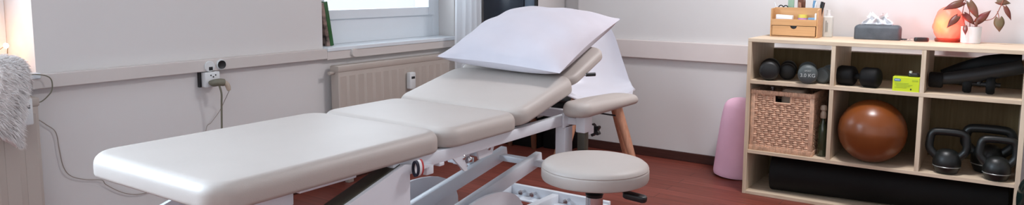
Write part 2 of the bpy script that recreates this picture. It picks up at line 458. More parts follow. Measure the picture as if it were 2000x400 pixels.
# ------------------------------------------------------------------ fairy light and fleece at the left window
t = empty('fairy_lights', (1.167, 3.338, W0[2]), 'warm glowing fairy light bulbs on a wire on the left window sill', 'string lights')
BU = [(1.239, 3.338, 0.899), (1.167, 3.363, 0.843), (1.092, 3.313, 0.843), (1.004, 3.363, 0.849)]
for i, p in enumerate(BU):
    g = BM(); lathe(g, [(0, -.011), (.007, -.008), (.0105, 0), (.007, .008), (0, .011)], *p, 16)
    obj('bulb', g, 'bulb', t)
g = BM(); tube(g, smooth_path([(1.255, 3.388, W0[2]), (1.245, 3.344, 0.874)] + BU + [(0.929, 3.388, 0.801)], 6), .0016, 6); obj('wire', g, 'cable', t)
for i, (p, e) in enumerate(((BU[0], .28), (BU[1], .20), (BU[2], .16))):
    ld = bpy.data.lights.new('bulb_glow', 'POINT'); ld.energy = e; ld.color = (1, .36, .10); ld.shadow_soft_size = .014
    lo = bpy.data.objects.new('bulb_glow', ld); COL.objects.link(lo); lo.parent = t
    lo.location = Vector((p[0]-.035, p[1]-.01, p[2]+.024))-Vector(t.location)

def fleece():
    """a shaggy hide lying on the sill and hanging over its front edge"""
    random.seed(3)
    P = smooth_path([(0, y, z) for y, z in ((3.338, 0.824), (3.263, 0.849), (3.187, 0.88), (3.125, 0.889), (3.062, 0.855), (3.031, 0.786), (3.018, 0.698), (3.012, 0.623), (3.018, 0.585))], 4)
    g = BM(); nx = 20; rows = []
    for j, p in enumerate(P):
        v = j/(len(P)-1); row = []
        for i in range(nx+1):
            u = i/nx
            xr = 1.18-.075*max(0, v-.55)-.012*math.sin(v*9)
            x = .60+(xr-.60)*u
            dn = 1-max(0, (u-.8)/.2)**2
            row.append(Vector((x, p.y+.010*math.sin(u*11+v*3), p.z-.04*(1-dn)+.010*math.sin(u*17+v*6)-.02*v*math.sin(u*5))))
        rows.append(row)
    top = [[g.verts.new(c) for c in r] for r in rows]
    low = [[g.verts.new((c.x, c.y+.022, c.z-.022)) for c in r] for r in rows]
    nj = len(rows)
    for j in range(nj-1):
        for i in range(nx):
            g.faces.new((top[j][i], top[j][i+1], top[j+1][i+1], top[j+1][i]))
            g.faces.new((low[j][i], low[j+1][i], low[j+1][i+1], low[j][i+1]))
        g.faces.new((top[j][0], top[j+1][0], low[j+1][0], low[j][0])); g.faces.new((top[j][nx], low[j][nx], low[j+1][nx], top[j+1][nx]))
    for i in range(nx):
        g.faces.new((top[0][i], low[0][i], low[0][i+1], top[0][i+1])); g.faces.new((top[-1][i], top[-1][i+1], low[-1][i+1], low[-1][i]))
    # fine tufts of wool
    for k in range(26000):
        j = random.randrange(nj-1) if random.random() < .85 else nj-2
        i = random.randrange(nx) if random.random() < .8 else nx-1
        a = rows[j][i].lerp(rows[j][i+1], random.random()).lerp(rows[j+1][i].lerp(rows[j+1][i+1], random.random()), random.random())
        nrm = (rows[j][i+1]-rows[j][i]).cross(rows[j+1][i]-rows[j][i]).normalized()
        if nrm.y > 0: nrm = -nrm
        if abs(nrm.z) > .7 and nrm.z < 0: nrm = -nrm
        edge = .7 if i >= nx-3 else 0
        L = random.uniform(.016, .034)
        d = (nrm*.8+Vector((random.uniform(-.45, .45)+edge, -.05, random.uniform(-.8, .1)))).normalized()
        w = d.cross(Vector((random.uniform(-1, 1), random.uniform(-1, 1), random.uniform(-1, 1)))).normalized()*.0013
        p1 = a+d*L*.55; p2 = a+d*L+Vector((0, 0, -L*.35))
        vs = [g.verts.new(q) for q in (a-w, a+w, p1+w*.8, p1-w*.8, p2)]
        g.faces.new((vs[0], vs[1], vs[2], vs[3])); g.faces.new((vs[3], vs[2], vs[4]))
    return g
tag(obj('fleece', fleece(), 'fur', smooth=True), 'shaggy white sheepskin fleece draped over the left window sill', 'sheepskin')

# ------------------------------------------------------------------ book on the right window sill, curtain
t = empty('book', (2.811, 3.263, W1[2]), 'dark photo book with a green spine leaning on the window sill', 'book')
mt = Matrix.Translation((2.875, 3.244, W1[2]+.0015)) @ Matrix.Rotation(R(-9.5), 4, 'Y')
def tilted(b, mt):
    bmesh.ops.transform(b, matrix=mt, verts=b.verts); return b
g = BM(); box(g, -.052, -.0275, 0, .075, .001, .257, .002); obj('cover', tilted(g, mt), 'bookdark', t)
g = BM(); box(g, -.027, 0, 0, .075, .001, .260, .003); obj('green_cover', tilted(g, mt), 'green', t)['label'] = 'green spine'
g = BM(); box(g, -.046, -.007, .005, .080, .005, .254); obj('pages', tilted(g, mt), 'paper', t)

def curtain():
    g = BM(); nx, nz = 60, 12; G = []
    for i in range(nx+1):
        u = i/nx; x = 3.746+0.2786*u
        y = 3.031+.022*math.sin(u*PI*2*4.2)+.007*math.sin(u*23)
        G.append([g.verts.new((x, y+.004*math.sin(j*.9+u*5), .40+(ZC-.03-.40)*j/nz)) for j in range(nz+1)])
    for i in range(nx):
        for j in range(nz): g.faces.new((G[i][j], G[i+1][j], G[i+1][j+1], G[i][j+1]))
    return g
c = tag(obj('curtain', curtain(), 'sheer'), 'sheer white curtain gathered at the right side of the window', 'curtain')
g = BM(); tube(g, [(2.6, 3.031, ZC-.035), (4.15, 3.031, ZC-.035)], .012, 12)
for xa in (2.7, 4.1): box(g, xa-.01, xa+.01, 3.018, 3.043, ZC-.04, ZC)
tag(obj('curtain_rod', g, 'frame'), 'white curtain rod below the ceiling carrying the sheer curtain', 'curtain rod')

# ------------------------------------------------------------------ dark fronted wardrobe in the corner, black crate
t = empty('wardrobe', (4.42, 2.95, 0), 'tall wardrobe with dark navy front in the corner behind the pillow', 'wardrobe')
obj('carcass', box(BM(), 4.242, 4.61, 2.715, 3.155, .22, 2.0, .003), 'wall', t)['label'] = 'pale grey carcass'
obj('plinth', box(BM(), 4.262, 4.60, 2.72, 3.15, 0, .2195, .003), 'blackmat', t)
obj('door', box(BM(), 4.222, 4.241, 2.822, 3.17, .22, 2.0, .003), 'navy', t)
st_ = obj('stile', box(BM(), 4.222, 4.241, 2.730, 2.812, .22, 2.0, .003), 'slate', t); st_['label'] = 'slate blue upright'
obj('edge_strip', box(BM(), 4.220, 4.2415, 2.711, 2.7295, .22, 2.0, .001), 'black', t)['label'] = 'black edge strip'
g = BM(); tube(g, [(4.20, 2.85, 1.15), (4.20, 2.85, 1.40)], .006, 10)
for z in (1.16, 1.39): tube(g, [(4.20, 2.85, z), (4.223, 2.85, z)], .005, 8)
obj('door_handle', g, 'chrome', t)
for x, y in ((4.236, 2.74), (4.236, 2.945), (4.236, 3.13)):
    g = BM(); tube(g, [(x, y, .219), (x-.01, y-.012, 0)], [.024, .018], 14); obj('leg', g, 'brownleg', t)
t = empty('storage_crate', (4.40, 2.60, 0), 'black storage crate on the floor between wardrobe and chair', 'crate')
obj('body', box(BM(), 4.30, 4.50, 2.50, 2.70, 0, .34, .008), 'blackmat', t)
obj('lid', box(BM(), 4.293, 4.507, 2.493, 2.706, .341, .37, .006), 'black', t)

# ------------------------------------------------------------------ treatment table
YN, YFAR = 1.528, 2.185           # near and far side of the upholstery
T = empty('treatment_table', (1.9, 1.87, 0), 'cream upholstered treatment table with a white metal lifting frame', 'treatment table')
def ry(px, pz, deg): return Matrix.Translation((px, 0, pz)) @ Matrix.Rotation(R(-deg), 4, 'Y')
g = BM(); slab(g, .98, 1.838, YN, YFAR, .600, .670, .085, .034, .012, .004); obj('leg_cushion', g, 'vinyl', T)
g = BM(); slab(g, 1.838, 2.285, YN, YFAR, .600, .668, .075, .034, .012, .004); obj('seat_cushion', g, 'vinyl', T)
g = BM(); slab(g, 0, .462, YN, YFAR, 0, .068, .075, .034, .012, .004, ry(2.268, .602, 12.6)); obj('back_cushion', g, 'vinyl', T)
g = BM(); slab(g, 0, .350, YN+.015, YFAR-.01, 0, .044, .07, .018, .012, .003, ry(2.690, .706, 20.5)); obj('head_cushion', g, 'vinyl', T)
for y in (1.66, 2.08):
    dy = .04 if y < 1.9 else -.04
    g = BM(); bar(g, (2.30, y, .588), (2.70, y, .668), .03, .02); bar(g, (2.69, y, .664), (2.74, y+dy, .712), .03, .02); bar(g, (2.73, y+dy, .706), (2.98, y+dy, .799), .03, .02)
    obj('backrest_frame', g, 'white', T)
g = BM()
for y in (1.568, 2.145): box(g, 1.60, 2.81, y-.017, y+.017, .556, .598, .003)
box(g, 1.66, 1.70, 1.585, 2.128, .560, .596, .002)
box(g, 2.76, 2.80, 1.585, 2.128, .560, .596, .002)
box(g, 2.62, 2.815, 1.540, 1.551, .546, .612, .003)
obj('top_frame', g, 'white', T)
# big slanted side plates of the lifting arm, shade on the upper edge painted as a dark strip
poly = [(1.775, .562), (1.635, .592), (1.10, .434), (1.10, .20), (1.657, .20), (1.657, .556)]
for y0, y1 in ((1.534, 1.549),):
    g = BM(); prism(g, poly, 'y', y0, y1); p = obj('lift_plate', g, 'white', T, smooth=False)
    g = BM(); bar(g, (1.632, (y0+y1)/2+.038, .588), (1.10, (y0+y1)/2+.038, .431), .058, .012, .002); obj('plate_edge_shade', g, 'tube_and_shade', p)['label'] = 'painted shade along the upper edge'
g = BM(); prism(g, poly, 'y', 2.15, 2.165); obj('lift_plate', g, 'white', T, smooth=False)
# foot frame under the leg cushion
obj('leg_frame', box(BM(), 1.12, 1.26, 1.60, 1.66, .545, .5995, .003), 'white', T)
obj('leg_frame', box(BM(), 1.26, 1.47, 1.575, 1.62, .580, .5995, .003), 'white', T)
# the two lifting bars and their cross tubes
g = BM(); bar(g, (1.60, 1.950, .160), (2.765, 1.950, .362), .034, .060, .004, (0, 0, 1)); obj('lift_bar', g, 'white', T)
g = BM(); bar(g, (1.60, 1.755, .160), (2.765, 1.755, .362), .034, .060, .004, (0, 0, 1)); obj('lift_bar', g, 'white', T)
for a in ((2.70, 2.745, 1.57, 2.13, .335, .362), (2.52, 2.555, 1.97, 2.10, .34, .375), (1.98, 2.01, 1.775, 1.93, .215, .26)): obj('cross_tube', box(BM(), *a, .004), 'white', T)
# near and far posts joining the bars to the top frame
for y in (1.560, 2.13):
    g = BM(); box(g, 2.632, 2.695, y-.02, y+.03, .30, .557, .004); obj('post', g, 'white', T)
# rounded cover plates
def cover(y, x0, x1, top):
    pl = [(x0, .04)] + [(x0+(x1-x0)*(.5-.5*math.cos(k/16*PI)), top-.24+.24*math.sin(k/16*PI)**.55) for k in range(17)] + [(x1, .04)]
    g = BM(); prism(g, pl, 'y', y-.006, y+.006); return obj('cover_plate', g, 'white', T, smooth=False)
cover(1.68, 1.99, 2.53, .318); cover(2.12, 2.0, 2.62, .300)
# base frame with its end channel
g = BM(); box(g, 3.09, 3.115, 1.56, 2.17, .045, .105, .004); box(g, 3.02, 3.09, 1.56, 2.17, .045, .053, .002)
for y in (1.58, 1.86, 2.15): box(g, 1.25, 3.09, y-.02, y+.02, .045, .095, .004)
box(g, 1.23, 1.27, 1.56, 2.17, .045, .105, .004)
obj('base_frame', g, 'white', T)
for x, y in ((3.086, 2.05), (3.086, 1.98), (3.086, 1.78)):
    g = BM(); tube(g, [(x+.004, y, .078), (x-.03, y, .078)], .008, 8); lathe(g, [(.014, 0), (.014, .008), (0, .010)], x-.03, y, .078, 6, Matrix.Rotation(R(-90), 4, 'Y')); obj('bolt', g, 'chrome', T)
for x, y, z in ((1.955, 1.562, .548), (1.985, 1.556, .535), (2.12, 1.575, .55)):
    g = BM(); lathe(g, [(.010, -.012), (.012, -.004), (.012, .008), (.006, .014), (0, .016)], x, y, z, 12, Matrix.Rotation(R(60), 4, 'X')); obj('bolt', g, 'chrome', T)
for x in (1.36, 2.94):
    for y in (1.60, 2.13):
        g = BM(); lathe(g, [(.030, 0), (.034, .006), (.034, .016), (.012, .022), (.012, .046), (0, .046)], x, y, 0, 20)
        obj('foot', g, 'black', T)
# brackets below the near rail
for pl, y in (([(1.895, .557), (1.95, .557), (1.975, .500), (1.957, .500)], 1.552), ([(1.94, .557), (2.02, .557), (1.99, .492), (1.97, .500)], 1.574), ([(2.05, .557), (2.155, .557), (2.14, .525), (2.06, .520)], 1.566)):
    obj('bracket', prism(BM(), pl, 'y', y, y+.008), 'white', T, smooth=False)
obj('bracket', box(BM(), 1.755, 1.79, 1.55, 1.575, .528, .557, .003), 'white', T); obj('bracket', box(BM(), 1.82, 1.845, 1.55, 1.575, .545, .557, .002), 'white', T)
# webbing loop with white and red edge
def loop(x, w):
    g = BM(); n = 28; cy, cz = 1.512, .577
    ring_ = lambda sc, xx: [g.verts.new((xx, cy+.013*sc*math.cos(2*PI*k/n), cz+.026*sc*math.sin(2*PI*k/n))) for k in range(n)]
    A = [ring_(1, x), ring_(1, x+w)]; B = [ring_(.74, x), ring_(.74, x+w)]
    for k in range(n):
        q = (k+1) % n
        g.faces.new((A[0][k], A[0][q], A[1][q], A[1][k])); g.faces.new((B[0][k], B[1][k], B[1][q], B[0][q]))
        g.faces.new((A[0][k], B[0][k], B[0][q], A[0][q])); g.faces.new((A[1][k], A[1][q], B[1][q], B[1][k]))
    return g
st = obj('strap_loop', loop(1.655, .010), 'navyweb', T); st['label'] = 'navy, white and red strap loop'
obj('white_band', loop(1.6655, .011), 'paper', st); obj('red_band', loop(1.677, .008), 'redweb', st)
# armrest beside the head section, with its post and clamp knob
AZ = .606
ar = BM(); slab(ar, 2.562, 3.115, 1.405, 1.540, AZ, AZ+.058, .066, .030, .022, .006)
for v in ar.verts:                                   # the pad thins towards its outer end
    s_ = (v.co.x-2.555)/.64; v.co.z = AZ+(v.co.z-AZ)*(1.06-.45*s_*s_)-.006*s_+.010*s_*(1-s_)*2
obj('armrest_pad', ar, 'vinyl', T)
g = BM(); box(g, 2.648, 2.715, 1.455, 1.50, .530, .610, .005); box(g, 2.655, 2.70, 1.50, 1.575, .560, .590, .003); box(g, 2.695, 2.745, 1.462, 1.492, .515, .55, .004)
obj('armrest_bracket', g, 'white', T)
g = BM(); box(g, 2.655, 2.692, 1.460, 1.495, .38, .5395, .003); obj('armrest_tube', g, 'tube_and_shade', T)['label'] = 'dark square tube'
g = BM(); tube(g, [(2.742, 1.477, .525), (2.772, 1.477, .523)], .006, 10)
kn = []
for k in range(40):
    a = 2*PI*k/40; rr = .024+.006*math.cos(5*a); kn.append((1.477+rr*math.cos(a), .522+rr*math.sin(a)))
prism(g, kn, 'x', 2.768, 2.788); obj('clamp_knob', g, 'black', T)
g = BM(); tube(g, [(2.74, 1.60, .755), (2.815, 1.541, .757)], .005, 10); lv = obj('tilt_lever', g, 'chrome', T)
g = BM(); tube(g, [(2.812, 1.543, .757), (2.846, 1.516, .758)], [.008, .0085], 12); obj('grip', g, 'black', lv)['label'] = 'black grip'
g = BM(); tube(g, [(1.02, 1.70, .485), (.985, 1.70, .478)], .012, 12); tube(g, [(1.02, 1.70, .485), (1.03, 1.70, .599)], .012, 12)
obj('release_handle', g, 'chrome', T)

# ------------------------------------------------------------------ pillow
def pillow():
    L_ = Vector((2.560, 2.200, .818)); B_ = Vector((2.555, 1.525, .790)); Rr = Vector((3.250, 1.590, .990)); TL = Vector((3.17, 2.19, 1.02))
    n = 44; g = BM()
    nrm = (Rr-B_).cross(L_-B_).normalized()
    if nrm.z < 0: nrm = -nrm
    def P(u, v, side):
        # pinch the edges inwards between the corners
        pu = u+ .045*math.sin(PI*v)*0 ; 
        c = B_.lerp(Rr, u).lerp(L_.lerp(TL, u), v)
        cen = (B_+Rr+L_+TL)/4
        e = max(abs(2*u-1), abs(2*v-1))
        bow = .055*(math.sin(PI*u)*(abs(2*v-1)**6)+math.sin(PI*v)*(abs(2*u-1)**6))
        c = c+(cen-c)*bow
        a, d = 1-abs(2*u-1)**2.6, 1-abs(2*v-1)**2.6
        t = max(0, a*d)**.72
        wr = .010*math.sin(9*u+7*v)*math.sin(6*v-3*u)+.004*math.sin(23*u-11*v)*(1-t*.5)
        k = max(0, 1-((1-u)**2+(1-v)**2*.0)**.5)
        h = (.100*t+wr*min(1, 3*t)) if side > 0 else -.080*max(0, a*d)**.48
        return c+nrm*h
    top = [[g.verts.new(P(i/n, j/n, 1)) for j in range(n+1)] for i in range(n+1)]
    bot = [[top[i][j] if i in (0, n) or j in (0, n) else g.verts.new(P(i/n, j/n, -1)) for j in range(n+1)] for i in range(n+1)]
    for i in range(n):
        for j in range(n):
            g.faces.new((top[i][j], top[i+1][j], top[i+1][j+1], top[i][j+1]))
            try: g.faces.new((bot[i][j], bot[i][j+1], bot[i+1][j+1], bot[i+1][j]))
            except ValueError: pass
    return g
tag(obj('pillow', pillow(), 'cotton'), 'plump white pillow on the raised head end of the treatment table', 'pillow')

# ------------------------------------------------------------------ stool
SX, SY = 2.196, 1.164
t = empty('rolling_stool', (SX, SY, 0), 'round cream swivel stool in front of the treatment table', 'stool')
r0 = .187; z1 = .534
prof = [(0, .480), (r0-.012, .480), (r0-.003, .484), (r0, .492), (r0, .518), (r0-.001, .522), (r0-.003, .524), (r0-.001, .527), (r0-.004, .534), (r0-.014, .542), (r0-.032, .547), (r0-.07, .550), (.06, .553), (0, .554)]
g = BM(); lathe(g, prof, SX, SY, 0, 72); obj('seat', g, 'vinyl', t)
g = BM(); lathe(g, [(.10, .474), (.10, .480)], SX, SY, 0, 32); lathe(g, [(.027, .416), (.032, .428), (.023, .435), (.020, .445), (.024, .455), (.024, .474)], SX, SY, 0, 28)
obj('seat_plate', g, 'black', t)
g = BM(); lathe(g, [(.030, .14), (.030, .418), (.024, .418)], SX, SY, 0, 32); obj('gas_column', g, 'chrome', t)
g = BM(); pth = smooth_path([(SX+.0, SY-.03, .470), (SX-.0, SY-.09, .470), (SX-.02, SY-.125, .455)], 5); tube(g, pth, .005, 8)
lv = obj('height_lever', g, 'black', t)
g = BM(); slab(g, 0, .082, -.020, .020, -.011, .011, .018, .007, .007, .001, Matrix.Translation((SX-.022, SY-.120, .453)) @ Matrix.Rotation(R(-78), 4, 'Z') @ Matrix.Rotation(R(8), 4, 'Y')); obj('paddle', g, 'black', lv)
for k in range(5):
    a = 2*PI*k/5+.3; ca, sa = math.cos(a), math.sin(a)
    g = BM(); tube(g, [(SX+.02*ca, SY+.02*sa, .12), (SX+.26*ca, SY+.26*sa, .075)], [.022, .014], 10); lg = obj('star_leg', g, 'chrome', t)
    g = BM(); lathe(g, [(0, -.014), (.022, -.014), (.025, -.010), (.025, .010), (.022, .014), (0, .014)], SX+.27*ca, SY+.27*sa, .026, 18, Matrix.Rotation(a+PI/2, 4, 'Z') @ Matrix.Rotation(R(90), 4, 'Y'))
    tube(g, [(SX+.26*ca, SY+.26*sa, .04), (SX+.26*ca, SY+.26*sa, .08)], .007, 8); obj('caster', g, 'black', t)
g = BM(); lathe(g, [(.045, .085), (.045, .14), (.034, .15)], SX, SY, 0, 24); obj('hub', g, 'chrome', t)

# ------------------------------------------------------------------ shell chair
def chair(cx, cy, face_deg):
    t = empty('shell_chair', (cx, cy, 0), 'white shell chair with splayed beech legs behind the table head', 'chair', rz=R(face_deg))
    # local frame: +X is forward
    prof = [(.232, .470), (.225, .483), (.19, .486), (.10, .474), (0, .466), (-.10, .470), (-.165, .490), (-.205, .535), (-.232, .62), (-.255, .72), (-.275, .82), (-.285, .885), (-.287, .905)]
    half = [.15, .185, .21, .228, .236, .238, .236, .222, .198, .17, .14, .105, .07]
    pp = smooth_path([(a, 0, z) for a, z in prof], 4); hh = [h.x for h in smooth_path([(h, 0, 0) for h in half], 4)]
    g = BM(); nu = 24; A, B = [], []
    for j, (p, h) in enumerate(zip(pp, hh)):
        v = j/(len(pp)-1); ra, rb = [], []
        for i in range(nu+1):
            u = -1+2*i/nu; e = abs(u)**3
            up = .052*e*max(0, 1-max(0, v-.45)*3) if v > .12 else .02*e
            fw = .075*e*min(1, max(0, (v-.42)/.2))*(1-.5*max(0, v-.8)/.2)
            c = Vector((p.x+fw, u*h, p.z+up)); ra.append(c)
        A.append([g.verts.new(c) for c in ra])
        B.append([g.verts.new(c+(Vector((0, 0, -.008)) if v < .45 else Vector((-.008, 0, -.001)))) for c in ra])
    nj = len(pp)
    for j in range(nj-1):
        for i in range(nu):
            g.faces.new((A[j][i], A[j][i+1], A[j+1][i+1], A[j+1][i])); g.faces.new((B[j][i], B[j+1][i], B[j+1][i+1], B[j][i+1]))
        g.faces.new((A[j][0], A[j+1][0], B[j+1][0], B[j][0])); g.faces.new((A[j][nu], B[j][nu], B[j+1][nu], A[j+1][nu]))
    for i in range(nu):
        g.faces.new((A[0][i], B[0][i], B[0][i+1], A[0][i+1])); g.faces.new((A[-1][i], A[-1][i+1], B[-1][i+1], B[-1][i]))
    obj('shell', g, 'shell', t, world=False)
    for sx, sy in ((1, 1), (1, -1), (-1, 1), (-1, -1)):
        g = BM(); tube(g, [(.10*sx, .12*sy, .425), (.16*sx, .170*sy, .25), (.245*sx, .24*sy, 0)], [.027, .025, .017], 14)
        obj('leg', g, 'beech', t, world=False)
    g = BM()
    for s in (1, -1): tube(g, [(.12, .135*s, .36), (-.12, -.135*s, .36)], .005, 8)
    box(g, -.11, .11, -.125, .125, .418, .434, .004)
    obj('under_frame', g, 'black', t, world=False)
    return t
chair(3.985, 2.115, 214)

# ------------------------------------------------------------------ shelf unit
SX0, SX1, SY0, SY1, ZT = 3.994, 4.455, -.076, 1.188, .868
th = .020
t = empty('shelf_unit', (4.22, .556, 0), 'open pine shelf unit against the right wall holding exercise equipment', 'shelf unit')
d1, d2 = .751, .344
obj('top_board', box(BM(), SX0, SX1, SY0, SY1, ZT-th, ZT, .0015), 'pine', t, smooth=False)
for y0, y1 in ((SY1-th, SY1), (SY0, SY0+th)): obj('side_panel', box(BM(), SX0, SX1, y0, y1, 0, ZT-th, .0012), 'pinev', t, smooth=False)
for z0, z1 in ((.620, .640), (.232, .250), (.0, .018)): obj('shelf_board', box(BM(), SX0, SX1, SY0+th, SY1-th, z0, z1, .0012), 'pine', t, smooth=False)
for d in (d1, d2):
    for z0, z1 in ((.640, ZT-th), (.250, .620)):
        obj('divider', box(BM(), SX0+.001, SX1-.012, d-.010, d+.010, z0, z1, .001), 'pinev', t, smooth=False)
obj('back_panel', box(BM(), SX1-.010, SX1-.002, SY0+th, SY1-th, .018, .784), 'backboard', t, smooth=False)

ZS1, ZS2 = .640, .250
# dumbbells ---------------------------------------------------------
def head_prof(r, l):
    return [(0, -l/2), (r*.72, -l/2), (r*.9, -l/2+.006), (r, -l/2+.016), (r, l/2-.016), (r*.9, l/2-.006), (r*.72, l/2), (0, l/2)]
def dumbbell(loc, rz, r, mt, label, text=False, hl=.058, sep=.082):
    t = empty('dumbbell', loc, label, 'dumbbell', 'dumbbells in the top row of the shelf unit', rz)
    q = Matrix.Rotation(R(90), 4, 'Y')
    for s in (-1, 1):
        g = BM(); lathe(g, head_prof(r, hl), s*sep, 0, r, 28, q); obj('head', g, mt, t, world=False)
    g = BM(); tube(g, [(-.055, 0, r), (-.02, 0, r), (.02, 0, r), (.055, 0, r)], [.013, .016, .016, .013], 14); obj('handle', g, mt, t, world=False)
    if text:
        g = text_bm('3.0 KG', .026, facing_minus_x(-.1115, 0, r-.004), .0006); join(g, text_bm('SPORT', .011, facing_minus_x(-.1115, 0, r+.020), .0006))
        obj('lettering', g, 'letter', t, world=False, smooth=False)['label'] = 'pale 3.0 KG lettering'
    return t
dumbbell((4.095, .893, ZS1), R(12.5), .050, 'greyball', 'grey 3.0 KG dumbbell with its printed round end facing forward', True)
dumbbell((4.115, 1.098, ZS1), R(13), .053, 'darkgrey', 'black dumbbell at the left end of the top shelf row')
dumbbell((4.205, 1.022, ZS1), R(12), .045, 'darkgrey', 'black dumbbell behind and left of the grey 3.0 KG dumbbell')
dumbbell((4.163, .812, ZS1), R(0), .042, 'greyball', 'grey green dumbbell right of the grey 3.0 KG dumbbell, by the divider')
dumbbell((4.07, .638, ZS1), R(78), .051, 'blackmat', 'black dumbbell lying sideways in the middle compartment beside the lime box', hl=.088, sep=.060)
# lime box ---------------------------------------------------------
t = empty('lime_box', (4.06, .415, ZS1), 'lime green cardboard box with a blue logo on the middle shelf', 'box')
bx0, by0, by1, bz1 = 3.998, .3555, .472, .710
obj('carton', box(BM(), bx0, 4.07, by0, by1, ZS1, bz1, .001), 'lime', t, smooth=False)
g = BM(); prism(g, rrect(.437, .466, .689, .702, .005, 4), 'x', bx0-.0012, bx0); lg = obj('logo', g, 'blueprint', t, smooth=False); lg['label'] = 'blue logo with a white line'
obj('logo_line', box(BM(), bx0-.0018, bx0-.0010, .441, .462, .6942, .6970), 'paper', lg, smooth=False)
g = BM()
for z, a, c in ((.681, .40, .462), (.674, .385, .462), (.667, .395, .455), (.660, .41, .462)): box(g, bx0-.0008, bx0, a, c, z-.0025, z+.0015)
box(g, bx0-.0008, bx0, .362, .388, .692, .699)
obj('print', g, 'limedark', t, smooth=False)
obj('mark', box(BM(), bx0-.0008, bx0, .388, .394, .648, .656), 'black', t, smooth=False)
g = BM(); slab(g, 4.03, 4.075, .362, .412, bz1, bz1+.020, .012, .008, .004, .001)
t = tag(obj('small_gadget', g, 'black'), 'small black gadget with a white cap lying on the lime box', 'gadget')
g = BM(); lathe(g, [(.007, 0), (.007, .012), (0, .014)], 4.04, .400, bz1+.016, 14); par(obj('cap', g, 'pottery'), t)
# black folded training device ------------------------------------
t = empty('ab_trainer', (4.17, .15, ZS1), 'black folded abdominal trainer in the upper right compartment', 'exercise device')
g = BM(); tube(g, smooth_path([(4.10, .305, .697), (4.11, .22, .712), (4.13, .12, .733), (4.15, .0, .765), (4.16, -.045, .778)], 5), [.024+.010*min(1, i/8) for i in range(21)], 16, flat=(1, 1)); obj('frame_tube', g, 'darkgrey', t)
g = BM(); tube(g, smooth_path([(4.19, .28, .722), (4.20, .2, .752), (4.21, .1, .782), (4.22, .0, .798), (4.22, -.045, .80)], 5), [.016+.022*min(1, i/10) for i in range(21)], 16); obj('padded_arm', g, 'blackmat', t)
g = BM(); lathe(g, [(0, -.03), (.034, -.03), (.038, -.024), (.038, .024), (.034, .03), (0, .03)], 4.10, .295, .697, 26, Matrix.Rotation(R(90), 4, 'X')); obj('grip', g, 'blackmat', t)
for y in (.165, .07):
    g = BM(); lathe(g, [(0, -.018), (.040, -.018), (.046, -.010), (.046, .010), (.040, .018), (0, .018)], 4.14, y, ZS1+.046, 26, Matrix.Rotation(R(90), 4, 'X')); wv = obj('wheel', g, 'blackmat', t)
    g = BM(); lathe(g, [(0, -.022), (.014, -.022), (.014, .022), (0, .022)], 4.14, y, ZS1+.046, 16, Matrix.Rotation(R(90), 4, 'X')); obj('wheel_hub', g, 'darkgrey', wv)
g = BM(); tube(g, [(4.14, .20, ZS1+.046), (4.14, .03, ZS1+.046)], .010, 10); tube(g, [(4.14, .12, ZS1+.046), (4.145, .11, .735)], .014, 10); obj('axle', g, 'darkgrey', t)
